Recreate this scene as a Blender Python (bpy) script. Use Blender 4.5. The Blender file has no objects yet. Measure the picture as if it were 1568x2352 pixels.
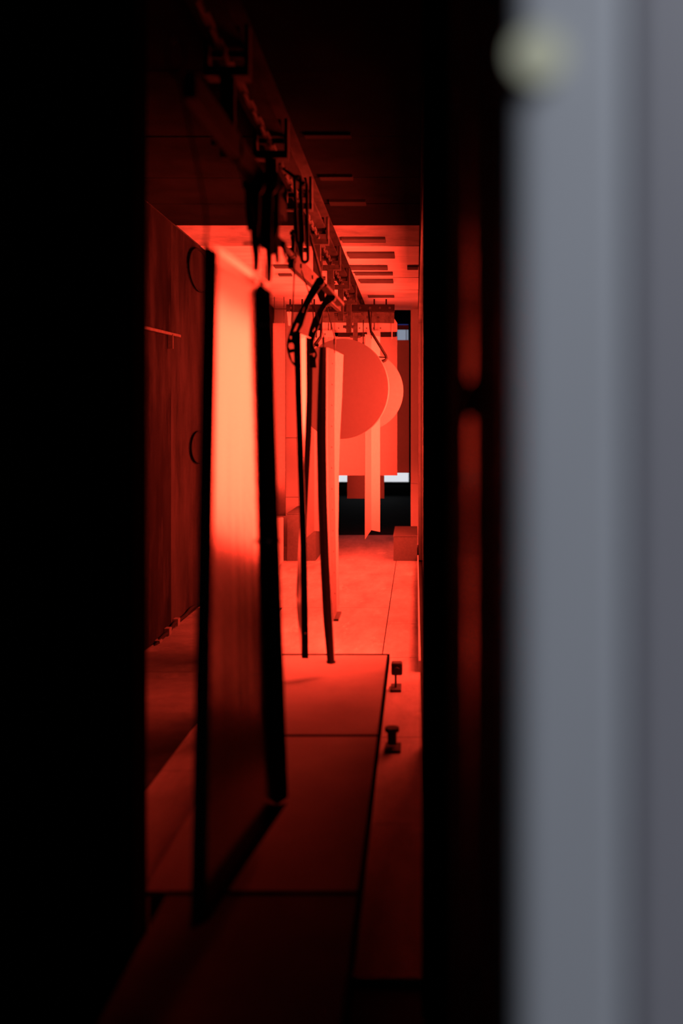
import bpy, bmesh, math, random
from mathutils import Vector, Matrix
random.seed(7)
scene = bpy.context.scene
C = scene.collection

# ---------------------------------------------------------------- camera, world, light, exposure
W, H = 1568, 2352
VPX, VPY = 955, 985            # where the tunnel axis meets the frame
LENS = 35.0
F = LENS / 36.0 * H            # focal length in pixels
EYE = 1.10
cam_d = bpy.data.cameras.new('camera')
cam = bpy.data.objects.new('camera', cam_d); C.objects.link(cam)
cam.location = (0, 0, EYE); cam.rotation_euler = (math.radians(90), 0, 0)
cam_d.sensor_fit = 'VERTICAL'; cam_d.sensor_height = 36; cam_d.sensor_width = 24
cam_d.lens = LENS
cam_d.shift_x = (W/2 - VPX) / H
cam_d.shift_y = -(H/2 - VPY) / H
cam_d.clip_start = 0.02; cam_d.clip_end = 100
cam_d.dof.use_dof = True; cam_d.dof.focus_distance = 7.5; cam_d.dof.aperture_fstop = 1.4
scene.camera = cam

world = bpy.data.worlds.new('world'); scene.world = world
world.use_nodes = True
world.node_tree.nodes['Background'].inputs[0].default_value = (0.5, 0.6, 0.8, 1)
world.node_tree.nodes['Background'].inputs[1].default_value = 0.002

vs = scene.view_settings
vs.view_transform = 'Standard'; vs.look = 'None'; vs.gamma = 1; vs.use_curve_mapping = False
vs.exposure = 0.0

hall = bpy.data.lights.new('hall_daylight', 'AREA')
hall.shape = 'RECTANGLE'; hall.size = 1.3; hall.size_y = 1.3
hall.energy = 60; hall.color = (0.86, 0.92, 1.0)
hl = bpy.data.objects.new('hall_daylight', hall); C.objects.link(hl)
hl.location = (1.7, -1.1, 2.9)
hl.rotation_euler = (Vector((0.25, 0.5, 1.15)) - hl.location).to_track_quat('-Z', 'Y').to_euler()

GLOW = 15.0                     # radiance of the infrared strips
GLOW_COL = (1.0, 0.046, 0.021)
LAMP_W = 100.0                  # unseen area lamp added to each heater
LAMP_SPREAD = 120
LAMP_TURN = 22                 # added lamps turn down the tunnel, keeping the near end dark

# ---------------------------------------------------------------- room numbers (metres; y runs down the tunnel)
FLOOR = -0.17; CEIL = 2.41; XL = -1.55; XR = 0.025; YE = 10.9

def P(px, py, Y):              # a point of the place at depth Y
    return Vector(((px - VPX) / F * Y, Y, EYE - (py - VPY) / F * Y))

# ---------------------------------------------------------------- materials
def mat(name, col, rough=0.5, metal=0.0, var=0.0, vscale=6.0, stretch=(1, 1, 1), bump=0.0, bscale=40.0,
        spec=0.5, dirt=None, dirt_scale=3.0, dirt_lo=0.45, dirt_hi=0.65, emit=None, estr=0.0, rvar=0.0):
    m = bpy.data.materials.new(name); m.use_nodes = True
    nt = m.node_tree; b = nt.nodes['Principled BSDF']
    b.inputs['Base Color'].default_value = (*col, 1)
    b.inputs['Roughness'].default_value = rough
    b.inputs['Metallic'].default_value = metal
    b.inputs['Specular IOR Level'].default_value = spec
    tc = nt.nodes.new('ShaderNodeTexCoord'); mp = nt.nodes.new('ShaderNodeMapping')
    mp.inputs['Scale'].default_value = stretch
    nt.links.new(tc.outputs['Object'], mp.inputs['Vector'])
    last = None
    if var:
        n = nt.nodes.new('ShaderNodeTexNoise'); n.inputs['Scale'].default_value = vscale
        n.inputs['Detail'].default_value = 6; n.inputs['Roughness'].default_value = 0.65
        nt.links.new(mp.outputs[0], n.inputs['Vector'])
        r = nt.nodes.new('ShaderNodeValToRGB')
        r.color_ramp.elements[0].position = 0.3; r.color_ramp.elements[1].position = 0.7
        r.color_ramp.elements[0].color = (*[c * (1 - var) for c in col], 1)
        r.color_ramp.elements[1].color = (*[min(1, c * (1 + var)) for c in col], 1)
        nt.links.new(n.outputs['Fac'], r.inputs['Fac']); last = r.outputs['Color']
        if rvar:
            mr = nt.nodes.new('ShaderNodeMapRange')
            mr.inputs[3].default_value = max(0.02, rough - rvar); mr.inputs[4].default_value = rough + rvar
            nt.links.new(n.outputs['Fac'], mr.inputs[0]); nt.links.new(mr.outputs[0], b.inputs['Roughness'])
    if dirt:
        n2 = nt.nodes.new('ShaderNodeTexNoise'); n2.inputs['Scale'].default_value = dirt_scale
        n2.inputs['Detail'].default_value = 8; n2.inputs['Roughness'].default_value = 0.7
        nt.links.new(mp.outputs[0], n2.inputs['Vector'])
        r2 = nt.nodes.new('ShaderNodeValToRGB')
        r2.color_ramp.elements[0].position = dirt_lo; r2.color_ramp.elements[1].position = dirt_hi
        nt.links.new(n2.outputs['Fac'], r2.inputs['Fac'])
        mx = nt.nodes.new('ShaderNodeMixRGB')
        mx.inputs['Color1'].default_value = (*col, 1); mx.inputs['Color2'].default_value = (*dirt, 1)
        if last: nt.links.new(last, mx.inputs['Color1'])
        nt.links.new(r2.outputs['Color'], mx.inputs['Fac']); last = mx.outputs['Color']
    if last: nt.links.new(last, b.inputs['Base Color'])
    if bump:
        n3 = nt.nodes.new('ShaderNodeTexNoise'); n3.inputs['Scale'].default_value = bscale
        n3.inputs['Detail'].default_value = 3
        nt.links.new(mp.outputs[0], n3.inputs['Vector'])
        bp = nt.nodes.new('ShaderNodeBump'); bp.inputs['Strength'].default_value = bump
        bp.inputs['Distance'].default_value = 0.01
        nt.links.new(n3.outputs['Fac'], bp.inputs['Height']); nt.links.new(bp.outputs['Normal'], b.inputs['Normal'])
    if emit:
        b.inputs['Emission Color'].default_value = (*emit, 1); b.inputs['Emission Strength'].default_value = estr
    return m

M = {
 'wall_dim': mat('sooty wall sheet painted dim', (0.0045, 0.004, 0.004), 0.8, 0.0, spec=0.0, var=0.5, vscale=3.5, stretch=(1, 1, .35), dirt=(0.012, 0.011, 0.011), dirt_scale=2.6, dirt_lo=0.5, dirt_hi=0.7),  # darker copy of the wall sheet: light fading towards the door
 'flange_shade':    mat('black for unlit flange', (0.0015, 0.0015, 0.0018), 0.9, 0.0, spec=0.0),  # near-zero black puts the unlit look of the far flange into colour
 'vent_dim':  mat('slot cover painted dim', (0.016, 0.016, 0.016), 0.9, 0.0, spec=0.0),  # near covers darkened in colour for the dim end of the ceiling
 'plat_dim':  mat('scuffed platform sheet painted dim', (0.17, 0.17, 0.17), 0.8, 0.0, spec=0.0, var=0.2, vscale=3, bump=0.06, bscale=40),  # darker copy for the near section, light fall-off put into its colour
 'steel_d': mat('blackened steel', (0.009, 0.008, 0.008), 0.7, 0.0, spec=0.05, var=0.4, vscale=20),
 'prof':    mat('ochre grey powder coat painted lit', (0.10, 0.10, 0.10), 0.8, 0.0, spec=0.02, var=0.1, vscale=40),
 'bowed':   mat('grey powder coat painted dark for shaded web', (0.06, 0.055, 0.055), 0.8, 0.0, spec=0.0, var=0.1, vscale=40),
 'ceil_half_dim':  mat('ceiling sheet painted half dim', (0.22, 0.22, 0.22), 0.8, 0.0, spec=0.05, var=0.3, vscale=4, bump=0.08, bscale=10),  # middle step of the painted light fall-off along the ceiling
 'hallf':   mat('dark hall floor', (0.02, 0.02, 0.02), 0.9, 0.0, spec=0.02, var=0.2, vscale=4),
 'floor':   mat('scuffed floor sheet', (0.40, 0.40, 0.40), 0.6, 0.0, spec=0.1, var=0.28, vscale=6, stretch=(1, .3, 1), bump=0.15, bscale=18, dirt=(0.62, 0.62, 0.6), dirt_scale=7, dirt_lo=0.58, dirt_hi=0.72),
 'floor_dim': mat('worn floor sheet painted dim', (0.06, 0.06, 0.06), 0.8, 0.0, spec=0.0, var=0.2, vscale=6, bump=0.15, bscale=22, dirt=(0.1, 0.1, 0.1), dirt_scale=4, dirt_lo=0.55, dirt_hi=0.75),  # left near floor: shade put into a darker copy of the sheet
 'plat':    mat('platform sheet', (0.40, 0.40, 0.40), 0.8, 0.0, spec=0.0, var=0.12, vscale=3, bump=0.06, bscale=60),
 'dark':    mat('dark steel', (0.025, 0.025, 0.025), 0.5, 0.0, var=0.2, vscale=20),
 'seam':    mat('dark joint', (0.02, 0.02, 0.02), 0.9),
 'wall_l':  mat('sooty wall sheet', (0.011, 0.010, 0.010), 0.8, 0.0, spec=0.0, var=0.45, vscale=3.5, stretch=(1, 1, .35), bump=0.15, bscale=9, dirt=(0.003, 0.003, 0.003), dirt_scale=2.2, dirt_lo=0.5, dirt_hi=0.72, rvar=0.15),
 'wall_e':  mat('end wall sheet', (0.52, 0.52, 0.52), 0.5, 0.1, var=0.06, vscale=3, bump=0.03, bscale=30),
 'wall_r':  mat('side wall sheet', (0.08, 0.08, 0.08), 0.7, 0.0, var=0.2, spec=0.0),
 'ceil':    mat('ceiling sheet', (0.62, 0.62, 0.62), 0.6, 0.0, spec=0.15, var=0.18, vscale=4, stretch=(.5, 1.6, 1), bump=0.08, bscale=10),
 'ceil_dim':  mat('ceiling sheet painted dim', (0.006, 0.006, 0.006), 0.9, 0.0, spec=0.0, var=0.3, vscale=4, bump=0.08, bscale=10),  # near ceiling darkened in colour in place of shade
 'vent':    mat('brown slot cover', (0.08, 0.08, 0.08), 0.9, 0.0, spec=0.05, var=0.15, vscale=10),
 'paint':   mat('glossy dark metallic coat', (0.52, 0.50, 0.48), 0.13, 1.0, spec=0.5, bump=0.05, bscale=3, stretch=(4, 4, .6)),
 'paint_m': mat('satin black paint', (0.006, 0.006, 0.008), 0.35, 0.0, spec=0.35),
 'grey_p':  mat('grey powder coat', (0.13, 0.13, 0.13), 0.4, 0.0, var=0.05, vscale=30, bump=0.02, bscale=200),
 'grey_l':  mat('powder coat painted pale for lit face', (0.20, 0.20, 0.20), 0.4, 0.0, var=0.05, vscale=30),
 'disc':    mat('mid grey powder coat', (0.16, 0.16, 0.16), 0.6, 0.0, var=0.03, vscale=30),
 'steel':   mat('burnt hook steel', (0.03, 0.028, 0.026), 0.7, 0.0, spec=0.1, var=0.4, vscale=30),
 'steel_l': mat('worn conveyor steel', (0.024, 0.022, 0.022), 0.8, 0.0, spec=0.0, var=0.4, vscale=12, stretch=(1, .4, 1)),
 'galv':    mat('galvanised steel', (0.38, 0.38, 0.38), 0.45, 0.4, var=0.2, vscale=20),
 'bolt':    mat('bright zinc bolt', (0.8, 0.8, 0.8), 0.25, 1.0),
 'black':   mat('black wall paint', (0.010, 0.010, 0.010), 0.8, 0.0, spec=0.0),
 'seal':    mat('black rubber seal', (0.008, 0.008, 0.008), 0.7, 0.0, spec=0.0),
 'reveal':  mat('dark satin door edge', (0.05, 0.046, 0.044), 1.0, 0.0, spec=0.003, var=0.15, vscale=8),
 'door':    mat('light grey door paint', (0.46, 0.47, 0.52), 0.5, 0.0, var=0.05, vscale=5, stretch=(3, 1, .4)),
 'door_d':  mat('mid grey door paint', (0.29, 0.28, 0.32), 0.5, 0.0, var=0.05, vscale=5, stretch=(3, 1, .4)),
 'streak_strip':    mat('glossy dark strip added for red streak', (0.03, 0.02, 0.02), 0.28, 0.0, spec=0.5),
 'sticker': mat('pale yellow enamel', (0.80, 0.78, 0.56), 0.5),
 'glow':    mat('infrared glow', (0.2, 0.1, 0.08), 0.6, emit=GLOW_COL, estr=GLOW),
 'glow_l':  mat('dull glow for added left heaters', (0.2, 0.1, 0.08), 0.6, emit=GLOW_COL, estr=3.0),
 'daywin':  mat('bright daylight pane', (0.1, 0.1, 0.1), 0.5, emit=(0.90, 0.93, 1.0), estr=0.80),
 'dimwin':  mat('overcast pane', (0.1, 0.1, 0.1), 0.5, emit=(0.62, 0.70, 0.9), estr=0.36),
 'bluef':   mat('blue window header', (0.05, 0.08, 0.3), 0.5, emit=(0.05, 0.09, 0.5), estr=0.35),  # header given its own glow to look daylit
}

nt = M['paint'].node_tree; b_ = nt.nodes['Principled BSDF']    # vertical brushed grain of the coated sheet
tv = nt.nodes.new('ShaderNodeCombineXYZ'); tv.inputs[2].default_value = 1.0
nt.links.new(tv.outputs[0], b_.inputs['Tangent']); b_.inputs['Anisotropic'].default_value = 0.85; b_.inputs['Roughness'].default_value = 0.17

# ---------------------------------------------------------------- helpers
def link_mesh(name, bm, m, parent=None, smooth=False):
    bmesh.ops.recalc_face_normals(bm, faces=bm.faces[:])
    me = bpy.data.meshes.new(name); bm.to_mesh(me); bm.free()
    me.materials.append(M[m])
    if smooth:
        for p in me.polygons: p.use_smooth = True
    o = bpy.data.objects.new(name, me); C.objects.link(o)
    if parent: o.parent = parent; o.matrix_parent_inverse = parent.matrix_world.inverted()
    return o

def thing(name, loc, label=None, cat=None, group=None, kind=None):
    o = bpy.data.objects.new(name, None); o.empty_display_size = 0.05; C.objects.link(o)
    o.location = loc; o.matrix_world = Matrix.Translation(loc)
    return tag(o, label, cat, group, kind)

def tag(o, label=None, cat=None, group=None, kind=None):
    if label: o['label'] = label
    if cat: o['category'] = cat
    if group: o['group'] = group
    if kind: o['kind'] = kind
    return o

def box_bm(bm, x0, x1, y0, y1, z0, z1):
    vs_ = [bm.verts.new(v) for v in ((x0,y0,z0),(x1,y0,z0),(x1,y1,z0),(x0,y1,z0),(x0,y0,z1),(x1,y0,z1),(x1,y1,z1),(x0,y1,z1))]
    for f in ((0,1,2,3),(4,5,6,7),(0,1,5,4),(1,2,6,5),(2,3,7,6),(3,0,4,7)):
        bm.faces.new([vs_[i] for i in f])
    return vs_

def box(name, b, m, parent=None, bevel=0.0):
    bm = bmesh.new(); box_bm(bm, *b)
    if bevel:
        bmesh.ops.bevel(bm, geom=bm.edges[:], offset=bevel, segments=2, affect='EDGES', profile=0.5)
    return link_mesh(name, bm, m, parent)

def bar_bm(bm, a, b, w, t, up=Vector((0, 0, 1))):      # rectangular bar from a to b
    a = Vector(a); b = Vector(b); d = (b - a).normalized()
    s = d.cross(up)
    if s.length < 1e-3: s = d.cross(Vector((0, 1, 0)))
    s.normalize(); u = s.cross(d).normalized()
    ring = []
    for p in (a, b):
        ring.append([bm.verts.new(p + s*w/2*i + u*t/2*j) for i, j in ((-1,-1),(1,-1),(1,1),(-1,1))])
    for k in range(4):
        bm.faces.new((ring[0][k], ring[0][(k+1)%4], ring[1][(k+1)%4], ring[1][k]))
    bm.faces.new(ring[0]); bm.faces.new(ring[1][::-1])

def tube_bm(bm, pts, r, n=8, closed=False):
    pts = [Vector(p) for p in pts]; rings = []
    N = len(pts)
    prev = None
    for i, p in enumerate(pts):
        if closed: d = pts[(i+1) % N] - pts[i-1]
        else: d = pts[min(i+1, N-1)] - pts[max(i-1, 0)]
        d.normalize()
        ref = prev if prev is not None else (Vector((0, 1, 0)) if abs(d.y) < 0.9 else Vector((1, 0, 0)))
        s = (ref - d * ref.dot(d))
        if s.length < 1e-4: s = d.orthogonal()
        s.normalize(); prev = s; u = d.cross(s)
        rr = r[i] if isinstance(r, (list, tuple)) else r
        rings.append([bm.verts.new(p + rr*(math.cos(2*math.pi*k/n)*s + math.sin(2*math.pi*k/n)*u)) for k in range(n)])
    for i in range(N if closed else N-1):
        a, b = rings[i], rings[(i+1) % N]
        for k in range(n): bm.faces.new((a[k], a[(k+1)%n], b[(k+1)%n], b[k]))
    if not closed: bm.faces.new(rings[0][::-1]); bm.faces.new(rings[-1])

def smooth_path(pts, n=5):     # Catmull-Rom
    pts = [Vector(p) for p in pts]; out = []
    for i in range(len(pts)-1):
        p0, p1, p2, p3 = pts[max(i-1,0)], pts[i], pts[i+1], pts[min(i+2, len(pts)-1)]
        for k in range(n):
            t = k/n
            out.append(0.5*((2*p1)+(p2-p0)*t+(2*p0-5*p1+4*p2-p3)*t*t+(3*p1-p0-3*p2+p3)*t**3))
    out.append(pts[-1]); return out

def tube(name, pts, r, m, parent=None, n=8, closed=False):
    bm = bmesh.new(); tube_bm(bm, pts, r, n, closed); return link_mesh(name, bm, m, parent, True)

def cyl(name, c, axis, r, h, m, parent=None, n=20):
    a = Vector(axis).normalized(); bm = bmesh.new()
    q = Vector((0,0,1)).rotation_difference(a).to_matrix().to_4x4()
    bmesh.ops.create_cone(bm, cap_ends=True, segments=n, radius1=r, radius2=r, depth=h, matrix=Matrix.Translation(c) @ q)
    return link_mesh(name, bm, m, parent)

def sheet(name, rows, t, m, parent=None, smooth=True):  # a lofted sheet of real thickness; rows = list of lists of points
    n, k = len(rows), len(rows[0]); bm = bmesh.new()
    V = [[Vector(p) for p in r] for r in rows]
    fr, bk = [], []
    for i in range(n):
        a, b = [], []
        for j in range(k):
            du = V[min(i+1,n-1)][j] - V[max(i-1,0)][j]; dv = V[i][min(j+1,k-1)] - V[i][max(j-1,0)]
            nn = du.cross(dv); nn.normalize()
            a.append(bm.verts.new(V[i][j] + nn*t/2)); b.append(bm.verts.new(V[i][j] - nn*t/2))
        fr.append(a); bk.append(b)
    for i in range(n-1):
        for j in range(k-1):
            bm.faces.new((fr[i][j], fr[i][j+1], fr[i+1][j+1], fr[i+1][j]))
            bm.faces.new((bk[i][j], bk[i+1][j], bk[i+1][j+1], bk[i][j+1]))
    for i in range(n-1):
        for j in (0, k-1): bm.faces.new((fr[i][j], fr[i+1][j], bk[i+1][j], bk[i][j]))
    for j in range(k-1):
        for i in (0, n-1): bm.faces.new((fr[i][j], fr[i][j+1], bk[i][j+1], bk[i][j]))
    return link_mesh(name, bm, m, parent)

def plate(name, outline, holes, Y, t, m, parent=None):   # cut flat plate: outline and holes given at depth Y
    cu = bpy.data.curves.new(name, 'CURVE'); cu.dimensions = '2D'; cu.fill_mode = 'BOTH'; cu.extrude = t/2
    for poly in [outline] + holes:
        sp = cu.splines.new('POLY'); sp.points.add(len(poly)-1); sp.use_cyclic_u = True
        for q, (a, b) in zip(sp.points, poly):
            w = P(a, b, Y); q.co = (w.x, w.z, 0, 1)
    co = bpy.data.objects.new('tmp', cu); C.objects.link(co)
    dg = bpy.context.evaluated_depsgraph_get()
    me = bpy.data.meshes.new_from_object(co.evaluated_get(dg))
    bpy.data.objects.remove(co); bpy.data.curves.remove(cu)
    me.transform(Matrix.Translation((0, Y, 0)) @ Matrix.Rotation(math.pi/2, 4, 'X'))
    me.name = name; me.materials.clear(); me.materials.append(M[m])
    o = bpy.data.objects.new(name, me); C.objects.link(o)
    if parent: o.parent = parent; o.matrix_parent_inverse = parent.matrix_world.inverted()
    return o

def twin(src, name, loc, parent=None):                   # copy sharing mesh data
    o = src.copy(); o.name = name; C.objects.link(o); o.parent = parent
    o.matrix_parent_inverse = Matrix.Identity(4)
    o.location = loc; return o

def unit(name, dims, m, bevel=0.0):                      # hidden-free template mesh centred on the origin
    bm = bmesh.new(); x, y, z = dims; box_bm(bm, -x/2, x/2, -y/2, y/2, -z/2, z/2)
    if bevel: bmesh.ops.bevel(bm, geom=bm.edges[:], offset=bevel, segments=1, affect='EDGES')
    bmesh.ops.recalc_face_normals(bm, faces=bm.faces[:])
    me = bpy.data.meshes.new(name); bm.to_mesh(me); bm.free(); me.materials.append(M[m]); return me

def put(me, name, loc, parent, rot=None):
    o = bpy.data.objects.new(name, me); C.objects.link(o); o.parent = parent
    o.matrix_parent_inverse = parent.matrix_world.inverted() if parent else Matrix.Identity(4)
    o.location = loc
    if rot: o.rotation_euler = rot
    return o

# ================================================================ SETTING
# ---- floor: base slab with recessed joints, sheets laid on it
fl = box('floor', (-3.2, 1.6, -3.0, 11.9, FLOOR - 0.12, FLOOR - 0.014), 'seam')
tag(fl, 'worn metal sheet floor of the red lit tunnel', kind='structure')
def sheets(xa, xb, ys, m, name='floor_sheet', g=0.006):
    for a, b in zip(ys[:-1], ys[1:]):
        box(name, (xa + g/2, xb - g/2, a + g/2, b - g/2, FLOOR - 0.014, FLOOR), m, fl)
sheets(XL, -0.95, [2.3, 3.7, 5.2, 7.07], 'floor_dim')
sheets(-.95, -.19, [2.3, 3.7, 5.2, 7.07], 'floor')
sheets(XL, -0.19, [7.07, 8.7, 10.4, 11.9], 'floor')
sheets(-0.19, XR, [2.3, 3.2, 4.1, 5.53, 6.48, 8.3, 10.4, 11.9], 'floor')

# ---- left wall in upright sheets
wl = box('wall_left', (XL - 0.14, XL - 0.012, 2.28, YE + .1, FLOOR, CEIL + .1), 'seam')
tag(wl, 'sooty sheet metal wall behind the hanging trays', kind='structure')
ys = [2.28, 3.4, 4.5, 5.45, 6.3, 8.05, 9.4, YE + .1]
for a, b in zip(ys[:-1], ys[1:]):
    for z0, z1 in ((FLOOR, CEIL),):
        box('wall_sheet', (XL - 0.012, XL, a + .003, b - .003, z0 + .003, z1 - .003), 'wall_l' if b > 6.8 else 'wall_dim', wl)
# ---- right wall; its unseen deep recess is invented to curb light spill
RA, RB, RZ0, RZ1, RX = 4.0, 9.6, FLOOR + .01, 2.12, 0.55
wr = thing('wall_right', (XR, 6.0, FLOOR), 'sheet metal wall with an unseen deep recess added to shape the heater light', kind='structure')
for a, b in ((2.28, RA), (RB, YE + .1)):
    box('wall_sheet', (XR, XR + .04, a + .003, b - .003, FLOOR + .003, CEIL - .003), 'wall_r', wr)
for a, b in ((RA, 6.5), (6.5, 8.0), (8.0, RB)):
    box('wall_sheet', (XR, XR + .04, a + .003, b - .003, RZ1, CEIL - .003), 'wall_r', wr)
    box('added_recess_back', (RX, RX + .03, a, b, RZ0 - .03, RZ1 + .03), 'galv', wr)
box('added_recess_floor', (XR + .04, RX, RA, RB, RZ0 - .03, RZ0), 'galv', wr)
box('added_recess_top', (XR + .04, RX, RA, RB, RZ1, RZ1 + .03), 'galv', wr)
box('added_recess_end', (XR + .04, RX, RA - .03, RA, RZ0 - .03, RZ1 + .03), 'galv', wr)
box('added_recess_end', (XR + .04, RX, RB, RB + .03, RZ0 - .03, RZ1 + .03), 'galv', wr)
# ---- ceiling sheets
ce = box('ceiling', (-3.2, XR + .14, 2.2, YE + .1, CEIL + 0.014, CEIL + 0.16), 'seam')
tag(ce, 'sheet metal ceiling with slot covers above the conveyor', kind='structure')
cy = [2.2, 2.9, 3.65, 4.47, 5.2, 5.8, 6.42, 7.15, 7.9, 8.65, 9.4, 10.15, YE + .1]
for a, b in zip(cy[:-1], cy[1:]):
    for x0, x1 in ((XL, -0.63), (-0.63, XR)):
        dz = random.uniform(0, 0.008)
        box('ceiling_sheet', (x0 + .003, x1 - .003, a + .004, b - .004, CEIL + dz, CEIL + .014), 'ceil_dim' if b < 6.5 else ('ceil_half_dim' if b < 7.2 else 'ceil'), ce)
for x0, x1, y0, y1 in ((785, 885, 550, 558), (800, 906, 582, 594), (803, 890, 614, 621), (815, 902, 629, 633), (826, 903, 644, 651),
                       (935, 960, 614, 620), (845, 905, 680, 684), (700, 806, 311, 319), (735, 810, 407, 415), (757, 840, 464, 473),
                       (630, 668, 612, 617), (640, 670, 632, 635)):
    h = CEIL - 0.012 - EYE
    ya = h * F / (VPY - y0); yb = h * F / (VPY - y1); ym = (ya + yb) / 2
    xa = (x0 - VPX) / F * ym; xb = min((x1 - VPX) / F * ym, XR - .002)
    box('slot_cover', (xa, xb, ya, yb, CEIL - 0.012, CEIL + 0.004), 'vent' if y0 > 500 else 'vent_dim', ce)

# ---- end wall with the opening the conveyor leaves through
we = thing('wall_back', (-0.7, YE, FLOOR), 'end wall around the dark conveyor opening', kind='structure')
xo0, xo1 = -1.10, -0.057
for b in ((XL, xo0, YE, YE + .12, FLOOR, 0.35), (XL, xo0, YE, YE + .12, 0.354, 1.0), (XL, xo0, YE, YE + .12, 1.004, CEIL),
          (xo1, XR + .02, YE, YE + .12, FLOOR, 0.50), (xo1, XR + .02, YE, YE + .12, 0.504, CEIL)):
    box('wall_sheet', b, 'wall_e', we, bevel=0.002)
# ---- dark hall past the opening
hf = box('floor_hall', (-6, 4, 11.9, 20, FLOOR - .1, FLOOR - .004), 'hallf'); tag(hf, 'unlit hall floor beyond the tunnel opening', kind='structure')
hw = box('wall_far', (-6, 4, 19.2, 19.4, FLOOR, 5), 'black'); tag(hw, 'black far wall of the hall beyond the opening', kind='structure')
box('ceiling_hall', (-6, 4, YE + .12, 19.4, 4.6, 4.8), 'black')['kind'] = 'structure'
box('wall_hall_left', (-6.2, -6, YE + .12, 19.4, FLOOR, 4.8), 'black')['kind'] = 'structure'
box('wall_hall_right', (4, 4.2, YE + .12, 19.4, FLOOR, 4.8), 'black')['kind'] = 'structure'
w1 = thing('window_1', (-0.8, 19.0, 0), 'white daylight strip under the hanging panels', kind='structure')
a = P(765, 1107, 19.0); b = P(938, 990, 19.0)
xm = (a.x + b.x)/2
box('pane', (a.x, xm - .02, 19.05, 19.08, a.z, b.z), 'daywin', w1); box('pane', (xm + .02, b.x, 19.05, 19.08, a.z, b.z), 'daywin', w1)
bm = bmesh.new()
for q in ((a.x - .05, b.x + .03, 19.02, 19.1, a.z - .05, a.z), (a.x - .05, b.x + .03, 19.02, 19.1, b.z, b.z + .05), (a.x - .05, a.x, 19.02, 19.1, a.z, b.z), (b.x, b.x + .03, 19.02, 19.1, a.z, b.z), (xm - .02, xm + .02, 19.02, 19.1, a.z, b.z)): box_bm(bm, *q)
link_mesh('window_frame', bm, 'black', w1)
w2 = thing('window_2', (-0.2, 19.0, 2.7), 'small grey window with blue header by the opening edge', kind='structure')
a = P(912, 782, 19.0); b = P(937, 752, 19.0)
box('pane', (a.x, b.x, 19.05, 19.08, a.z, b.z), 'dimwin', w2)
box('header', (a.x - .04, b.x, 19.03, 19.1, b.z, b.z + .06), 'bluef', w2)

# ---- front wall, door gap and the near door leaf
wf = thing('wall_front', (-1.2, 2.2, FLOOR), 'black front wall on the near side of the gap', kind='structure')
box('wall_panel', (-3.2, -0.622, 2.12, 2.28, FLOOR, CEIL + .16), 'black', wf)
box('edge_strip', (-0.622, -0.613, 2.16, 2.27, FLOOR, CEIL), 'seal', wf)
box('wall_panel', (XR + .02, 1.6, 2.0, 2.28, FLOOR, CEIL + .16), 'black', wf)
jr = thing('trim_1', (0.03, 2.2, FLOOR), 'black door seal beside the bright tunnel', kind='structure')
box('seal_lip', (0.0125, 0.06, 2.14, 2.26, FLOOR, CEIL), 'seal', jr, bevel=0.004)
box('frame_step', (0.0300, 0.10, 1.66, 2.14, FLOOR, CEIL), 'seal', jr, bevel=0.003)
cyl('seal_bead', Vector((0.031, 1.72, 1.1)), (0, 0, 1), 0.004, 2.5, 'reveal', jr, 10)
dr = thing('door_1', (0.3, 0.5, FLOOR), 'pale grey oven door standing open at the right', kind='structure')
box('edge_panel', (0.0515, 0.30, 0.515, 1.60, FLOOR + .01, 2.9), 'reveal', dr, bevel=0.004)
box('door_panel', (0.050, 0.104, 0.490, 0.515, FLOOR + .01, 2.9), 'door', dr, bevel=0.006)
box('door_panel', (0.104, 0.1085, 0.503, 0.515, FLOOR + .01, 2.9), 'door_d', dr)
box('door_panel', (0.1085, 0.9, 0.494, 0.515, FLOOR + .01, 2.9), 'door_d', dr, bevel=0.003)
box('edge_strip', (0.0498, 0.0515, 0.895, 0.955, FLOOR + .02, 2.8), 'streak_strip', dr)  # added strip, glossy to catch a red streak of reflected light
box('latch_block', (0.0435, 0.0515, 0.80, 0.93, 1.11, 1.142), 'seal', dr, bevel=0.002)
s = P(1235, 135, 0.487)
cyl('indicator_cap', Vector((s.x, 0.486, s.z)), (0, 1, 0), 0.013, 0.008, 'sticker', dr, 24)

# ---- low skirting ducts
box('baseboard_left', (XL, -1.27, 8.35, 9.55, FLOOR, 0.25), 'wall_e', bevel=0.004)['kind'] = 'structure'
box('baseboard_right', (0.013, XR - .001, 5.2, 9.55, FLOOR, -.11), 'wall_e', bevel=0.002)['kind'] = 'structure'

# ================================================================ HEATERS (the light of the place)
def heater(x, y, side, z0, z1, label, turn=LAMP_TURN, watt=LAMP_W, gm='glow'):
    t = thing('infrared_heater', (x, y, z0), label, 'heater', 'infrared heaters along the tunnel walls')
    d = -side                       # glowing side looks into the tunnel
    xb = x + d*.004
    box('housing', (min(xb, xb + d*.010), max(xb, xb + d*.010), y - .30, y + .30, z0 - .03, z1 + .03), 'galv', t)
    for k in range(3):
        yy = y - .20 + k*.20
        box('heating_strip', (min(xb + d*.010, xb + d*.022), max(xb + d*.010, xb + d*.022), yy - .07, yy + .07, z0, z1), gm, t)
    ld = bpy.data.lights.new('added_heater_lamp', 'AREA'); ld.shape = 'RECTANGLE'; ld.size = z1 - z0; ld.size_y = .58  # added lamp beside the strips, its spread narrowed to limit spill
    ld.energy = watt; ld.color = GLOW_COL; ld.spread = math.radians(LAMP_SPREAD)
    lo = bpy.data.objects.new('added_heater_lamp', ld); C.objects.link(lo); lo.parent = t
    lo.matrix_parent_inverse = t.matrix_world.inverted()
    lo.location = (xb + d*.03, y, (z0 + z1)/2); lo.rotation_euler = (Matrix.Rotation(math.radians(-turn*side), 3, 'Z') @ Matrix.Rotation(math.radians(90)*side, 3, 'Y')).to_euler()
    return t
RY = [5.20 + .62*i for i in range(7)]
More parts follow.
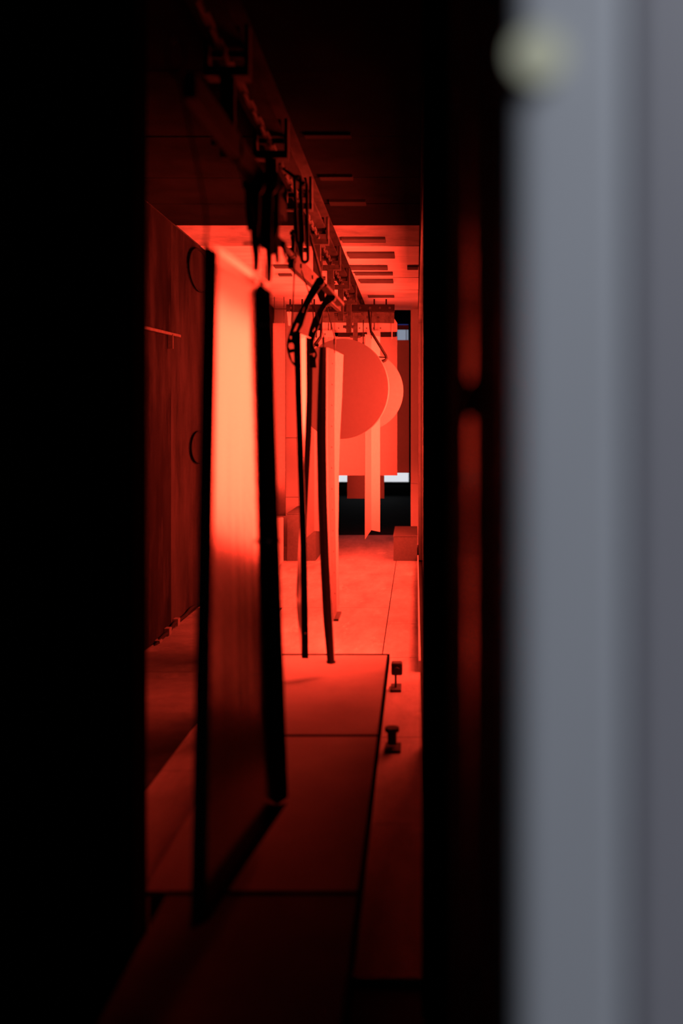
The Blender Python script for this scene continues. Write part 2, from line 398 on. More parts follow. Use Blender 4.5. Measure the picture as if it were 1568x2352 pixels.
LY = [8.65 + .62*i for i in range(3)]
ordn = ['nearest', 'second', 'third', 'fourth', 'fifth', 'sixth', 'seventh', 'farthest']
for i, y in enumerate(RY):
    heater(RX, y, 1, 0.40, 1.97, 'glowing infrared heater in added right wall recess, %s from the door' % ordn[i], 0 if i < 2 else LAMP_TURN, LAMP_W*(1.7 if i < 2 else 1))
for i, y in enumerate(LY):
    heater(XL, y, -1, 0.50, 2.15, 'unseen infrared heater added on left wall behind the black tray, %s from the door' % ordn[i], 34, LAMP_W*1.0, 'glow_l')  # added out of sight to brighten the far ceiling and end wall

# ================================================================ PLATFORM
for i, (a, b, w) in enumerate(((1.15, 2.36, 'nearest the camera'), (2.36, 3.57, 'in the middle under the large black tray'), (3.57, 4.85, 'at the bright end under the narrow tray'))):
    t = thing('platform_section', (-.4, (a+b)/2, FLOOR), 'low raised metal platform section ' + w, 'platform', 'raised platform sections')
    box('top_sheet', (-.65 if a > 2.3 else -.59, -.138, a + .008, b - .008, -.018, 0), 'plat' if a > 2 else 'plat_dim', t, bevel=0.003)
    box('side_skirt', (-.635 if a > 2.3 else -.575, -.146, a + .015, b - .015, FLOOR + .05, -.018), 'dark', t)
    xl = -.65 if a > 2.3 else -.59
    box('edge_trim', (xl, -.138, b - .006, b + .004, -.03, .003), 'seal', t)
    box('edge_trim', (-.138, -.128, a + .006, b + .004, -.03, .003), 'seal', t)
    for sx in (-.62 if a > 2.3 else -.56, -.17):
        for sy in (a + .06, b - .06):
            box('foot', (sx - .02, sx + .02, sy - .02, sy + .02, FLOOR, FLOOR + .05), 'dark', t)

# ---- fittings on the floor beside the platform
t = thing('floor_bracket', P(897, 1583, 4.85), 'small clamp bracket on the floor beside platform end', 'bracket')
box('base', (-.123, -.072, 4.80, 4.92, FLOOR, FLOOR + .012), 'vent', t)
box('stem', (-.104, -.094, 4.84, 4.86, FLOOR + .012, FLOOR + .075), 'vent', t)
box('clamp', (-.120, -.066, 4.82, 4.88, FLOOR + .075, FLOOR + .135), 'vent', t, bevel=.008)
cyl('knob', Vector((-.093, 4.815, FLOOR + .105)), (0, 1, 0), .012, .02, 'vent', t, 12)
t = thing('pipe_stub', P(882, 1735, 3.9), 'short dark pipe stub on floor beside middle platform', 'pipe')
cyl('pipe', Vector((-.095, 3.95, FLOOR + .045)), (0, 0, 1), .018, .05, 'vent', t); cyl('cap', Vector((-.095, 3.95, FLOOR + .078)), (0, 0, 1), .028, .016, 'vent', t)
box('flange', (-.122, -.06, 3.9, 4.0, FLOOR, FLOOR + .01), 'vent', t)
# ---- low boxes at the end of the skirting
for x0, x1, zt, lb, in ((-1.24, -.965, .28, 'taller low metal box at the left of the end opening'), (-.216, .012, .065, 'short low metal box at the right of the end opening')):
    t = thing('duct_box', ((x0+x1)/2, 9.7, FLOOR), lb, 'box')
    box('body', (x0, x1, 9.57, 10.5, FLOOR, zt), 'prof', t, bevel=.004)
    box('lid', (x0 - .004, x1 + .002, 9.565, 10.5, zt, zt + .008), 'prof', t)

# ---- fittings on the left wall
def wallp(px, z=None, py=None, x=XL):
    Y = (x) * F / (px - VPX)
    return Vector((x, Y, EYE - (py - VPY) / F * Y))
for (py, ry, rz, lb) in ((622, .32, .145, 'round port cover high on sooty left wall'), (1027, .25, .11, 'round port cover at mid height on sooty left wall')):
    c = wallp(452, py=py)
    t = thing('port_cover', c, lb, 'port cover')
    bm = bmesh.new()
    bmesh.ops.create_cone(bm, cap_ends=True, segments=28, radius1=1, radius2=1, depth=.02, matrix=Matrix.Translation(c + Vector((.01, 0, 0))) @ Matrix.Diagonal((1, ry, rz, 1)) @ Matrix.Rotation(math.pi/2, 4, 'Y'))
    link_mesh('cover', bm, 'wall_l', t)
    tube('rim', [c + Vector((.02, ry*math.cos(k*math.pi/14), rz*math.sin(k*math.pi/14))) for k in range(28)], .007, 'seal', t, closed=True)
a = wallp(328, py=752, x=XL + .02); b = wallp(412, py=772, x=XL + .02)
t = thing('wall_rail', a, 'thin metal rail across sooty left wall', 'rail')
bm = bmesh.new(); bar_bm(bm, a, b, .02, .016); link_mesh('rail', bm, 'steel', t)
c = wallp(392, py=768, x=XL + .02)
bm = bmesh.new(); bar_bm(bm, c, c - Vector((0, 0, .09)), .03, .012); link_mesh('drop_tab', bm, 'steel', t)
pts = [wallp(x, py=y, x=XL + .02) for x, y in ((456, 1390), (440, 1397), (426, 1413), (412, 1424), (400, 1432), (388, 1450), (372, 1464), (358, 1482), (348, 1500))]
t = thing('wall_cable', pts[-1], 'sagging dark cable along foot of left wall with dangling end', 'cable')
tube('cable', smooth_path(pts, 4), .012, 'seal', t)
tube('loose_end', smooth_path([wallp(x, py=y, x=XL + .025) for x, y in ((384, 1452), (381, 1480), (377, 1510), (379, 1535), (384, 1560))], 4), [.010]*8 + [.008]*9, 'seal', t)
for x, y in ((404, 1428), (384, 1450), (362, 1478)):
    c = wallp(x, py=y, x=XL + .015); box('clip', (c.x - .012, c.x + .02, c.y - .03, c.y + .03, c.z - .022, c.z + .022), 'seam', t)

# ================================================================ CONVEYOR
tr = thing('conveyor_track', (-.578, 6.5, 2.28), 'dark overhead conveyor beam running down the tunnel ceiling', 'conveyor track')
ya, yb = 2.3, 12.4
box('bottom_flange', (-.628, -.528, ya, yb, 2.268, 2.28), 'steel_l', tr)
box('web', (-.583, -.573, ya, yb, 2.28, 2.385), 'steel_l', tr)
box('top_flange', (-.628, -.528, ya, yb, 2.385, 2.396), 'steel_l', tr)
TRY = [3.06 + .92*k for k in range(9)]
me_pl = unit('side_plate', (.014, .06, .15), 'steel', .003)
me_dr = unit('drop_plate', (.045, .03, .26), 'steel', .003)
bm = bmesh.new(); bmesh.ops.create_cone(bm, cap_ends=True, segments=16, radius1=.028, radius2=.028, depth=.022, matrix=Matrix.Rotation(math.pi/2, 4, 'Y'))
me_wh = bpy.data.meshes.new('wheel'); bm.to_mesh(me_wh); bm.free(); me_wh.materials.append(M['steel_l'])
bm = bmesh.new(); bmesh.ops.create_cone(bm, cap_ends=True, segments=10, radius1=.012, radius2=.012, depth=.10, matrix=Matrix.Rotation(math.pi/2, 4, 'Y'))
me_pin = bpy.data.meshes.new('pin'); bm.to_mesh(me_pin); bm.free(); me_pin.materials.append(M['steel'])
for i, y in enumerate(TRY):
    t = thing('conveyor_trolley', (-.578, y, 1.95), 'wheeled conveyor trolley under the beam, %s from the door' % (ordn + ['ninth'])[i if i < 7 else (7 if i == 8 else 8)].replace('ninth', 'eighth'), 'trolley', 'conveyor trolleys')
    for sx in (-1, 1):
        put(me_wh, 'wheel', (-.578 + sx*.028, y, 2.309), t)
        put(me_pl, 'side_plate', (-.578 + sx*.062, y, 2.26), t)
    put(me_pin, 'axle', (-.578, y, 2.25), t)
    put(me_dr, 'drop_plate', (-.578, y, 2.06), t)
    put(me_pin, 'pin', (-.578, y, 1.98), t)
    b = unit('yoke', (.138, .06, .03), 'steel'); put(b, 'yoke', (-.578, y, 2.19), t)
ch = thing('drive_chain', (-.578, 6.5, 2.235), 'dark drive chain strung between the conveyor trolleys', 'chain')
me_l1 = unit('link', (.026, .105, .010), 'steel', .003); me_l2 = unit('link', (.010, .105, .026), 'steel', .003)
n = int((10.6 - 2.4)/.09)
for k in range(n): put((me_l1, me_l2)[k % 2], 'link', (-.578, 2.4 + .09*k, 2.235), ch)

# ---- load bars
def load_bar(name, a, b, h, w, label, holes=0, m='steel', pins=0, group='load bars under the conveyor'):
    a, b = Vector(a), Vector(b)
    t = thing(name, (a+b)/2, label, 'load bar', group)
    bm = bmesh.new(); bar_bm(bm, a, b, w, h); o = link_mesh('bar', bm, m, t)
    d = (b - a)
    s = d.normalized().cross(Vector((0, 0, 1))).normalized()
    for k in range(holes):
        c = a + d*((k + .5)/holes)
        cyl('bolt_head', c - s*(w/2 + .002) * (1 if s.y > 0 else -1), s, .011, .008, 'steel_l', t, 10)
    for k in range(pins):
        c = a + d*((k + .3)/pins)
        bm = bmesh.new(); bar_bm(bm, c + Vector((0, 0, h/2)), c + Vector((0, 0, h/2 + .05)), .014, .014); link_mesh('pin', bm, m, t)
    for f in (.2, .8):
        pass
    return t
lb1 = load_bar('load_bar', (-.50, 2.20, 1.86), (-.47, 3.5, 1.86), .06, .03, 'dark load bar above the large black tray')
for f in (2.62, 3.3):
    bm = bmesh.new(); bar_bm(bm, (-.49, f, 1.89), (-.56, f, 2.02), .02, .012, Vector((0, 1, 0))); link_mesh('hanger', bm, 'steel', lb1)
a, b = P(668, 596, 4.4), P(778, 702, 6.5)
lb2 = load_bar('load_bar', a, b, .075, .025, 'slanting dark load bar above the narrow twisted tray', holes=5)
for f in (.12, .9):
    c = a + (b-a)*f; bm = bmesh.new(); bar_bm(bm, c, (-.575, c.y, 2.0), .022, .012, Vector((0, 1, 0))); link_mesh('hanger', bm, 'steel', lb2)
lb3 = load_bar('load_bar', P(658, 708, 8.8), P(906, 708, 8.8), .062, .05, 'crosswise load bar with pins in front of the end opening', holes=11, m='steel_d', pins=9)
bm = bmesh.new(); bar_bm(bm, P(806, 703, 8.8), (-.578, 8.8, 2.0), .03, .02, Vector((0, 1, 0))); link_mesh('hanger', bm, 'steel', lb3)
lb4 = load_bar('load_bar', P(735, 728, 9.5), P(905, 730, 9.5), .10, .04, 'second crosswise load bar just behind the pinned one', holes=7, m='steel')
bm = bmesh.new(); bar_bm(bm, P(815, 716, 9.5), (-.578, 9.5, 2.0), .03, .02, Vector((0, 1, 0))); link_mesh('hanger', bm, 'steel', lb4)

lb7 = load_bar('load_bar', P(742, 749, 10.1), P(904, 749, 10.1), .04, .03, 'load bar behind the perforated rail holding the large flat panel', m='steel')
bm = bmesh.new(); bar_bm(bm, P(818, 747, 10.1), (-.578, 10.1, 2.262), .03, .02, Vector((0, 1, 0))); link_mesh('hanger', bm, 'steel', lb7)
lb5 = load_bar('load_bar', P(880, 752, 11.3), P(938, 752, 11.3), .05, .04, 'short load bar holding the darker panel at the opening edge', m='steel')
bm = bmesh.new(); bar_bm(bm, P(884, 750, 11.3), (-.578, 11.3, 2.27), .03, .02, Vector((0, 1, 0))); link_mesh('hanger', bm, 'steel', lb5)
lb6 = load_bar('load_bar', P(790, 765, 11.9), P(890, 765, 11.9), .05, .04, 'farthest load bar hidden behind the large flat panel', m='steel')
bm = bmesh.new(); bar_bm(bm, P(840, 763, 11.9), (-.578, 11.9, 2.27), .03, .02, Vector((0, 1, 0))); link_mesh('hanger', bm, 'steel', lb6)

# perforated rail with hook straps under the second bar
def pxrect(x0, y0, x1, y1): return [(x0, y0), (x1, y0), (x1, y1), (x0, y1)]
t = thing('hook_rail', P(826, 750, 9.7), 'pale perforated hook rail above the round plates', 'hook rail')
bm = bmesh.new(); bar_bm(bm, P(815, 735, 9.7), (-.578, 9.7, 2.262), .03, .012, Vector((0, 1, 0))); link_mesh('hanger', bm, 'steel', t)
holes = [pxrect(745 + 14*k, 738, 748 + 14*k, 741) for k in range(11)] + [pxrect(760 + 16*k, 752, 763 + 16*k, 755) for k in range(8)]
plate('rail', [(740, 733), (906, 733), (912, 742), (912, 762), (740, 764)], holes, 9.7, .01, 'grey_l', t)
for x in (751, 757, 764, 853, 862, 900):
    bm = bmesh.new(); bar_bm(bm, P(x, 726, 9.68), P(x, 778, 9.68), .010, .008, Vector((0, 1, 0))); link_mesh('strap', bm, 'grey_l', t)
plate('tab', [(728, 759), (766, 759), (770, 774), (728, 776)], [pxrect(745, 765, 747, 770)], 9.66, .01, 'grey_l', t)
plate('tab', [(843, 759), (873, 759), (873, 776), (843, 776)], [], 9.66, .01, 'grey_l', t)
for x0, x1 in ((776, 830), (874, 908)):
    a, b = P(x0, 768, 10.0), P(x1, 768, 10.0)
    bm = bmesh.new(); bar_bm(bm, a, b, .03, .05); link_mesh('clip_bar', bm, 'seal', t)

# ---- cluster of empty hooks on the first load bar
def flat_hook(pts, Y, w, label, m='steel', grp='empty hooks on the near load bar'):
    t = thing('carrier_hook', P(*pts[0], Y), label, 'hook', grp)
    Q = [P(x, y, Y) for x, y in pts]
    tube('shank', smooth_path(Q, 4), [w*(1 - .55*i/(4*(len(Q)-1))) for i in range(4*(len(Q)-1)+1)], m, t, 6)
    cyl('eye', Q[0] + Vector((0, 0, .0)), (0, 1, 0), w*1.5, .012, m, t, 12)
    return t
flat_hook([(571, 425), (570, 480), (572, 530)], 3.0, .013, 'short dark hook hanging leftmost in the hook cluster')
flat_hook([(588, 430), (585, 540), (588, 590), (587, 622)], 2.9, .016, 'long pointed hook left in the hook cluster beside the tray')
flat_hook([(618, 430), (616, 520), (618, 600), (617, 647)], 3.0, .016, 'longest pointed hook in the middle of the cluster')
flat_hook([(636, 430), (634, 540), (637, 604)], 3.1, .014, 'blunt hook right in the hook cluster')
flat_hook([(650, 560), (654, 585), (660, 600), (654, 606)], 3.3, .007, 'tiny bent hook right of the hook cluster')
t = thing('hook_carrier', P(608, 480, 3.05), 'dark carrier plate from which the empty hooks hang', 'carrier')
plate('plate', [(572, 395), (640, 395), (642, 520), (632, 555), (640, 580), (625, 585), (606, 572), (590, 560), (580, 500)], [[(618, 470), (628, 470), (626, 505), (618, 500)]], 3.05, .012, 'steel', t)
bm = bmesh.new(); bar_bm(bm, P(606, 400, 3.05), (-.485, 3.05, 1.86), .03, .02, Vector((0, 1, 0))); link_mesh('strap', bm, 'steel', t)
t = thing('tie_rod', P(640, 552, 3.1), 'slanting rod joining hook cluster to the slanting load bar', 'rod')
tube('rod', [P(632, 545, 3.1), P(672, 588, 4.36)], .011, 'steel', t); cyl('nut', P(668, 584, 4.2), (0, 1, 0), .018, .02, 'steel', t, 6)
tube('side_pin', [P(558, 559, 3.0), P(590, 559, 3.0)], .0035, 'steel', t)

# ---- long chain links and wire near the slanting bar
def oval(x0, x1, y0, y1, Y, tilt=0, n=8):
    pts = []; r = (x1 - x0)/2
    for k in range(n+1):
        a = math.pi*k/n; pts.append((x1 - r + r*math.cos(a) , y0 + r - r*math.sin(a)))
    for k in range(n+1):
        a = math.pi + math.pi*k/n; pts.append((x0 + r + r*math.cos(a) + tilt, y1 - r - r*math.sin(a)))
    return [P(x, y, Y) for x, y in pts]
for x0, x1, y0, y1, tl, lb in ((676, 690, 405, 560, 6, 'long dark chain link hanging left of its pair'), (690, 704, 420, 602, 3, 'long dark chain link hanging right of its pair')):
    t = thing('chain_link', P((x0+x1)/2, y0, 4.3), lb, 'chain link', 'long links above the narrow tray')
    o = tube('link', oval(x0, x1, y0, y1, 4.3, tl), .0075, 'steel', t, closed=True)
    cyl('shackle_pin', P((x0+x1)/2, y0 + 4, 4.3), (0, 1, 0), .009, .05, 'steel', t, 10)
    tube('hanger', [P((x0+x1)/2, y0 + 4, 4.3), Vector((-.575, 4.3, 2.225))], .006, 'steel', t)
t = thing('threaded_rod', P(673, 530, 4.4), 'upright threaded rod at the near end of slanting bar', 'rod')
tube('rod', [P(674, 528, 4.4), P(673, 600, 4.4)], .010, 'steel', t); cyl('nut', P(674, 536, 4.4), (0, 0, 1), .018, .014, 'steel', t, 6); cyl('nut', P(673, 585, 4.4), (0, 0, 1), .020, .02, 'steel', t, 6)
t = thing('hook_wire', P(677, 590, 4.42), 'thin straight wire dropping beside the narrow tray', 'wire')
tube('wire', [P(677, 585, 4.42), P(675, 640, 4.42), P(670, 772, 4.42)], .0032, 'steel', t); cyl('ferrule', P(677, 596, 4.42), (0, 0, 1), .007, .03, 'steel', t, 8)
for px, y0, y1, Y, lb in ((735, 600, 672, 5.6, 'nearer upright post on the slanting load bar'), (764, 640, 695, 6.3, 'farther upright post on the slanting load bar')):
    t = thing('bar_post', P(px, y1, Y), lb, 'post', 'posts on the slanting load bar')
    bm = bmesh.new(); bar_bm(bm, P(px, y0, Y), P(px, y1, Y), .022, .016, Vector((0, 1, 0))); link_mesh('post', bm, 'steel', t)
    bm = bmesh.new(); bar_bm(bm, P(px - 6, y0 + 10, Y), P(px + 6, y0 + 10, Y), .012, .012); link_mesh('cross_pin', bm, 'steel', t)

# ---- slotted arms that carry the narrow tray
t = thing('slotted_arm', P(737, 645, 4.3), 'black slotted arm with rounded hook plate holding the narrow tray', 'hook arm')
plate('arm', [(728, 638), (746, 648), (722, 682), (710, 702), (705, 715), (695, 748), (688, 760), (686, 842), (677, 842), (670, 834), (664, 822), (660, 808), (658, 795), (660, 780), (667, 757), (676, 735), (694, 700), (712, 664)],
      [[(682, 742), (686, 744), (680, 760), (673, 763)], [(665, 772), (670, 771), (670, 780), (665, 778)], [(662, 789), (671, 787), (675, 793), (675, 801), (666, 803), (662, 797)],
       [(665, 811), (675, 809), (676, 833), (670, 828)], [(698, 706), (701, 705), (697, 717), (694, 718)]], 4.3, .010, 'steel', t)
cyl('pivot_bolt', P(735, 648, 4.3), (0, 1, 0), .020, .04, 'steel', t, 12)
t = thing('slotted_arm', P(762, 682, 4.6), 'reddish slotted arm behind the black one, holding the narrow tray', 'hook arm')
plate('arm', [(752, 672), (772, 684), (758, 697), (750, 703), (742, 717), (738, 731), (732, 751), (724, 771), (720, 785), (720, 795), (727, 809), (729, 817), (725, 828), (727, 845), (712, 845), (708, 770), (711, 755), (718, 734), (729, 715), (742, 690)],
      [[(723, 751), (725, 755), (720, 764), (718, 761)], [(718, 812), (723, 810), (724, 815), (721, 821), (717, 815)]], 4.6, .010, 'steel', t)
bm = bmesh.new(); bar_bm(bm, P(742, 655, 4.45), P(782, 700, 4.75), .035, .014); link_mesh('link_bar', bm, 'steel', t)
cyl('pivot_bolt', P(762, 684, 4.6), (0, 1, 0), .018, .04, 'steel', t, 12)
# forked plate near the second arm
t = thing('fork_plate', P(752, 700, 5.0), 'pointed worn plate hanging by the slanting load bar', 'plate')
plate('plate', [(738, 640), (748, 650), (745, 690), (735, 694), (728, 676)], [], 5.0, .008, 'steel_l', t)
tube('strap', [P(741, 646, 5.0), Vector((-.575, 5.0, 2.225))], .008, 'steel', t, 6)

# ================================================================ HANGING PARTS
def lerp(a, b, t): return a + (b - a)*t
def prof(tab, y):          # piecewise-linear table of (py, px)
    for (y0, x0), (y1, x1) in zip(tab[:-1], tab[1:]):
        if y <= y1: return x0 + (x1 - x0)*(y - y0)/(y1 - y0)
    return tab[-1][1]

# ---- large black tray
t = thing('coated_tray', P(550, 1990, 2.37), 'large glossy black folded tray hanging nearest the door', 'tray', 'black folded trays')
YN, YF = 2.00, 2.74
NT, NB = P(466, 558, YN), P(438, 2135, YN)
FT, FB = P(596, 652, YF), P(636, 1850, YF)
N = 24
rows = []
for i in range(N+1):
    u = i/N; a = NT.lerp(NB, u); b = FT.lerp(FB, u)
    bow = .006*math.sin(math.pi*u)
    rows.append([a.lerp(b, v) + Vector((-bow*math.sin(math.pi*v), 0, 0)) for v in [k/10 for k in range(11)]])
bp = sheet('back_plate', rows, .002, 'paint', t)
dx = .031
def flange(A, B, inset, name='side_flange'):
    r = []
    for i in range(N+1):
        p = A.lerp(B, i/N); q = A.lerp(B, (i/N)*(1 - 2*inset) + inset) + Vector((dx, 0, 0)); r.append([p, q])
    return sheet(name, r, .002, 'paint_m', t)
flange(NT, NB, .012); fo = flange(FT, FB, .016)
def hflange(A, B, inset, dz, name, m='paint'):
    r = []
    for i in range(11):
        p = A.lerp(B, i/10); q = A.lerp(B, (i/10)*(1 - 2*inset) + inset) + Vector((dx, 0, dz)); r.append([p, q])
    return sheet(name, r, .002, m, t)
hflange(NT, FT, .02, -.006, 'top_flange'); hflange(NB, FB, .02, .012, 'bottom_flange', 'seal')  # bottom flange in dull black so that it shows no reflected glow
for px, py in ((604, 746), (619, 745), (618, 1242), (642, 1241)):
    c = P(px, py, YF - .004); cyl('bolt', c, (0, 1, 0), .0048, .006, 'bolt', t, 10)
for (px, py, Y) in ((470, 562, 2.03), (603, 655, 2.70)):
    a = P(px, py, Y); hk = thing('tray_hook', a, 'thin dark hook wire at the %s top corner of the large tray' % ('near' if Y < 2.3 else 'far'), 'hook', 'hook wires of the large tray')
    tube('wire', smooth_path([a + Vector((.012, 0, -.02)), a + Vector((.004, .0, -.028)), a + Vector((0, 0, -.01)), a + Vector((0, 0, .08)), Vector((-.488, Y, 1.84))], 4), .0028, 'steel', hk, 6)
    tube('loop', [Vector((-.488 + .018*math.cos(k*.6283), Y, 1.86 + .04*math.sin(k*.6283))) for k in range(10)], .003, 'steel', hk, 6, True)

# ---- narrow twisted tray
t = thing('coated_tray', P(700, 1510, 4.3), 'narrow twisted black tray with a glowing slit of reflection', 'tray', 'black folded trays')
near_l = [(764, 675.5), (900, 679), (1000, 682), (1250, 690), (1400, 692), (1512, 693)]
near_r = [(764, 690), (900, 692), (1000, 695), (1250, 704), (1400, 706.5), (1512, 708)]
far_c = [(767, 702), (900, 703), (1000, 700), (1100, 696), (1300, 684), (1390, 680), (1512, 689)]
far_o = [(767, 718), (900, 716.5), (1000, 714), (1100, 709), (1300, 700), (1390, 695), (1512, 700)]
Y1, Y2 = 4.25, 4.46; NN = 30
R1, R2, R3 = [], [], []
for i in range(NN+1):
    u = i/NN; y = 764 + u*748; z = P(700, y, Y1).z
    def at(tab, Y): p = P(prof(tab, y), y, Y); return Vector((p.x, Y, z))
    R1.append([at(near_l, Y1), at(near_r, Y1 - .004)])
    a, b = at(near_l, Y1), at(far_c, Y2)
    R2.append([a.lerp(b, k/6) for k in range(7)])
    R3.append([at(far_c, Y2), at(far_o, Y2 + .22)])
sheet('side_flange', R1, .002, 'paint_m', t); sheet('back_plate', R2, .002, 'paint', t); sheet('side_flange', R3, .002, 'flange_shade', t)
for px, py, Y in ((683.5, 820, Y1 - .006), (711, 813, Y2 + .10), (701.5, 1454, Y1 - .008)):
    cyl('bolt', P(px, py, Y), (0, 1, 0), .0055, .008, 'bolt', t, 10)
bm = bmesh.new(); a = R2[0][0]; b = R2[0][-1]
sheet('top_flange', [[p, p + Vector((.022, 0, -.004))] for p in R2[0]], .002, 'paint', t)

# ---- bowed dark strip
t = thing('coated_profile', P(758, 1520, 4.4), 'bowed dark profile with a folded lit edge, lowest hanging end', 'profile', 'long hanging profiles')
L = [(797, 734), (900, 729), (1000, 727), (1150, 730), (1300, 736), (1420, 742), (1525, 752)]
Rr = [(797, 749), (900, 748.5), (1000, 748), (1150, 750), (1300, 755), (1420, 761), (1525, 766)]
Ra, Rb = [], []
for i in range(NN+1):
    y = 797 + (1524 - 797)*i/NN; z = P(0, y, 4.4).z
    a = P(prof(L, y), y, 4.4); b = P(prof(Rr, y), y, 4.42); a.z = b.z = z
    c = b + Vector((.0, .05, 0)); Ra.append([a, a.lerp(b, .5) + Vector((0, -.003, 0)), b]); Rb.append([b, c])
sheet('face', Ra, .003, 'bowed', t); sheet('folded_edge', Rb, .003, 'grey_p', t)
bm = bmesh.new(); bar_bm(bm, Ra[-1][0] + Vector((.003, .02, 0)), Ra[-1][2] + Vector((-.003, .02, 0)), .03, .012); link_mesh('end_cap', bm, 'dark', t)
cyl('bolt', P(729, 793, 4.39), (0, 1, 0), .009, .01, 'bolt', t, 10)

# ---- lit channel profile
t = thing('coated_profile', P(770, 1425, 5.3), 'pale channel profile with bright lit flange, upright beside round plate', 'profile', 'long hanging profiles')
A = [(797, 752), (950, 749), (1100, 748), (1250, 754), (1427, 765)]
B = [(797, 769), (950, 767), (1100, 767.5), (1250, 770), (1427, 772.5)]
D = [(797, 788), (900, 785), (1000, 780), (1100, 777.5), (1250, 776), (1427, 778.5)]
ra, rb, rc = [], [], []
for i in range(NN+1):
    y = 798 + (1427 - 798)*i/NN; z = P(0, y, 5.2).z
    def at(tab, Y): p = P(prof(tab, y), y, Y); return Vector((p.x, Y, z))
    ra.append([at(A, 5.2), at(B, 5.42)]); rb.append([at(B, 5.42), at(D, 5.72)]); rc.append([at(A, 5.2), at(A, 5.2) + Vector((-.004, .06, 0))])
sheet('web', ra, .003, 'bowed', t); sheet('lit_flange', rb, .003, 'prof', t); sheet('rear_flange', rc, .003, 'grey_p', t)  # web darker than flange: shaded and lit side put into the coats
for k in range(12):
    y = 835 + 48*k; c = P(prof(A, y)*.35 + prof(B, y)*.65, y, 5.335)
    cyl('punched_hole', c, (0, 1, 0), .0042, .002, 'seam', t, 8)
for nm, r in (('end_cap', -1),):
    bm = bmesh.new(); bar_bm(bm, ra[r][0] + Vector((0, .03, 0)), ra[r][1] + Vector((0, .03, 0)), .05, .012); link_mesh(nm, bm, 'dark', t)

# ---- hook wires of these profiles
for px, py, Y, x2, lb in ((742, 797, 4.42, -.50, 'thin wire holding the bowed dark profile'), (768, 797, 5.25, -.47, 'thin wire holding the pale channel profile')):
    a = P(px, py, Y); hk = thing('hook_wire', a, lb, 'wire', 'wires of the long profiles')
    tube('wire', [a + Vector((0, .01, -.03)), a + Vector((0, .01, .05)), Vector((x2 - .05, Y + .25, 1.88))], .003, 'steel', hk, 6)
    cyl('ferrule', a + Vector((0, .01, .03)), (0, 0, 1), .006, .03, 'steel', hk, 8)

# ---- far angle profiles below the round plates
def angle(x0, xm, x1, y0, y1, Y, label, notch):
    t = thing('coated_profile', P(xm, y1, Y), label, 'profile', 'long hanging profiles')
    zt, zb = P(0, y0, Y).z, P(0, y1, Y).z
    xa, xb, xc = [P(q, 0, Y).x for q in (x0, xm, x1)]
    bm = bmesh.new()
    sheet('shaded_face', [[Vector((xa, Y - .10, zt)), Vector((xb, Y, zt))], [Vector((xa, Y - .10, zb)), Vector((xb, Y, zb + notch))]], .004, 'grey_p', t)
    sheet('lit_face', [[Vector((xb, Y, zt)), Vector((xc, Y + .12, zt))], [Vector((xb, Y, zb + notch)), Vector((xc, Y + .12, zb + notch*.6))]], .004, 'grey_l', t)  # light and shade put into a paler and a darker face
    tube('hook', [Vector((xb, Y, zt - .03)), Vector((xb, Y, zt + .06)), Vector((xb, 8.8, P(0, 712, 8.8).z))], .006, 'steel', t, 6)
angle(839, 852, 871, 770, 1236, 8.7, 'pale angle profile in the middle of the end opening below round plates', .07)
angle(706, 721, 742, 775, 1232, 8.9, 'pale angle profile left of the end opening behind narrow tray', .05)

# ---- round plates
def disc(cx, cy, R, Y, th, m, label, yaw=0):
    c = P(cx, cy, Y); t = thing('round_plate', c, label, 'round plate', 'round plates')
    r = R/F*Y; bm = bmesh.new()
    bmesh.ops.create_cone(bm, cap_ends=True, segments=96, radius1=r, radius2=r, depth=th, matrix=Matrix.Translation(c) @ Matrix.Rotation(yaw, 4, 'Z') @ Matrix.Rotation(math.pi/2, 4, 'X'))
    bmesh.ops.bevel(bm, geom=[e for e in bm.edges if len(e.link_faces) == 2 and e.calc_face_angle(0) > 1], offset=.002, segments=2, affect='EDGES')
    link_mesh('plate', bm, m, t)
    bm = bmesh.new()
    bmesh.ops.create_cone(bm, cap_ends=False, segments=96, radius1=r*.99, radius2=r*.99, depth=.03, matrix=Matrix.Translation(c) @ Matrix.Rotation(yaw, 4, 'Z') @ Matrix.Translation((0, th/2 + .014, 0)) @ Matrix.Rotation(math.pi/2, 4, 'X'))
    link_mesh('back_rim', bm, m, t)
disc(784, 893, 115, 8.0, .012, 'disc', 'front round plate hanging in red light, darker disc', math.radians(-19))
disc(834, 898, 92, 9.2, .012, 'grey_l', 'rear round plate peeking as pale crescent behind the darker disc')
t = thing('plate_hook', P(834, 806, 9.2), 'wire holding the rear round plate', 'hook', 'hooks of the round plates')
tube('wire', [P(834, 812, 9.2), P(834, 806, 9.19), P(834, 735, 9.45)], .005, 'steel', t, 6); cyl('ferrule', P(834, 790, 9.25), (0, 0, 1), .009, .03, 'steel', t, 8)
t = thing('plate_hook', P(852, 764, 8.0), 'dark bent hook gripping right rim of the front round plate', 'hook', 'hooks of the round plates')
tube('shank', [P(852, 762, 8.0), P(872, 794, 7.99), P(886, 817, 7.99), P(888, 823, 7.98), P(884, 828, 7.98), P(872, 832, 7.97)], .013, 'steel', t, 6)
tube('tine', [P(888, 821, 7.99), P(868, 820, 7.97)], .007, 'steel', t, 6)
tube('hanger', [P(852, 763, 8.0), P(846, 714, 8.75)], .010, 'steel_l', t, 6)
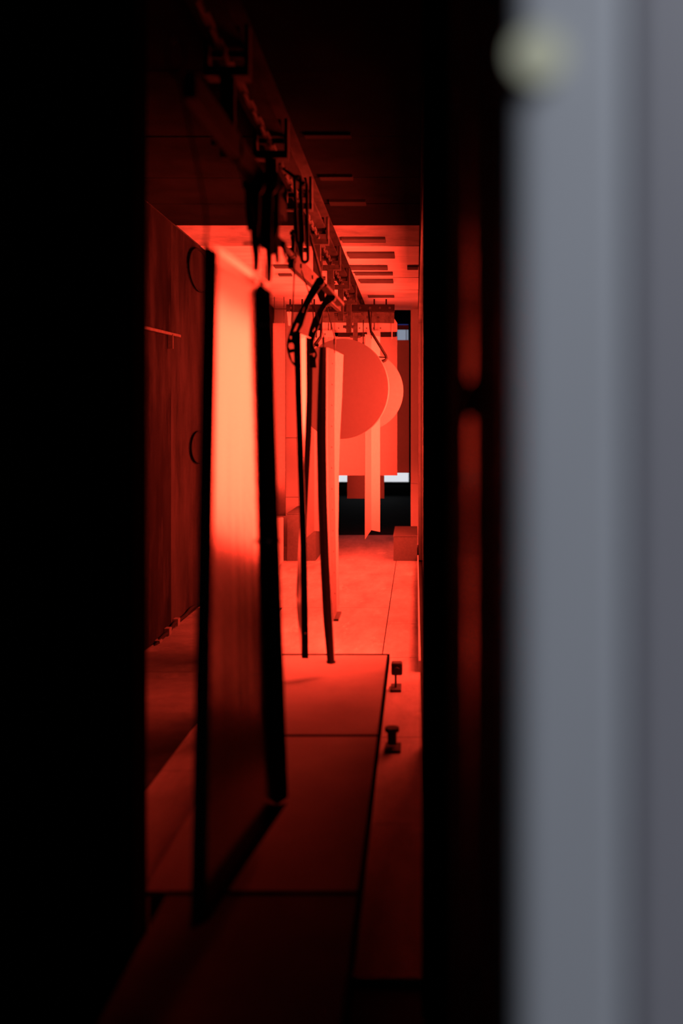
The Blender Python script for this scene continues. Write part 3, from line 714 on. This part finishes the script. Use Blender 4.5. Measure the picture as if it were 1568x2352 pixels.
t = thing('plate_hook', P(733, 778, 8.0), 'dark bent hook gripping left rim of the front round plate', 'hook', 'hooks of the round plates')
tube('shank', [P(736, 774, 8.0), P(730, 783, 8.0), P(722, 793, 8.0), P(716, 798, 8.0)], .014, 'steel', t, 6)
tube('tine', [P(722, 790, 7.99), P(734, 797, 7.98)], .007, 'steel', t, 6)
tube('hanger', [P(736, 774, 8.0), P(740, 714, 8.75)], .008, 'steel_l', t, 6)

# ---- panels in the opening
def panel(px0, py0, px1, py1, Y, m, label, fold=.03, name='flat_workpiece', up=.10):
    a, b = P(px0, py1, Y), P(px1, py0, Y)
    t = thing(name, Vector(((a.x+b.x)/2, Y, a.z)), label, 'panel', 'flat panels in the end opening')
    box('face', (a.x, b.x, Y, Y + .003, a.z, b.z), m, t)
    for nm, q in (('side_fold', (a.x, a.x + .003, Y + .003, Y + fold, a.z, b.z)), ('side_fold', (b.x - .003, b.x, Y + .003, Y + fold, a.z, b.z)),
                  ('top_fold', (a.x, b.x, Y + .003, Y + fold, b.z - .003, b.z)), ('bottom_fold', (a.x, b.x, Y + .003, Y + fold, a.z, a.z + .003))):
        box(nm, q, m, t)
    for f in (.12, .88):
        x = a.x + (b.x - a.x)*f
        tube('hook', [Vector((x, Y + .01, b.z - .02)), Vector((x, Y + .01, b.z + up))], .004, 'steel', t, 6)
    return t
panel(733, 773, 912, 1092, 10.1, 'grey_p', 'large flat panel behind the round plates')
panel(885, 781, 939, 1086, 11.3, 'grey_p', 'darker flat panel at the right edge of the opening', up=.15)
panel(797, 1060, 882, 1145, 11.9, 'grey_p', 'small dim panel hanging low below the large flat panel', up=1.5)
panel(626, 742, 655, 1185, 9.85, 'bowed', 'pale narrow panel hanging by the left wall beyond the large tray', up=.26)
t = thing('hanging_tag', P(666, 740, 8.75), 'pale tapered tag hanging from left end of pinned load bar', 'tag')
plate('tag', [(659, 716), (669, 716), (667, 748), (662, 748)], [], 8.76, .003, 'grey_l', t)
tube('wire', [P(664, 712, 8.76), P(664, 718, 8.76)], .003, 'steel', t, 6)
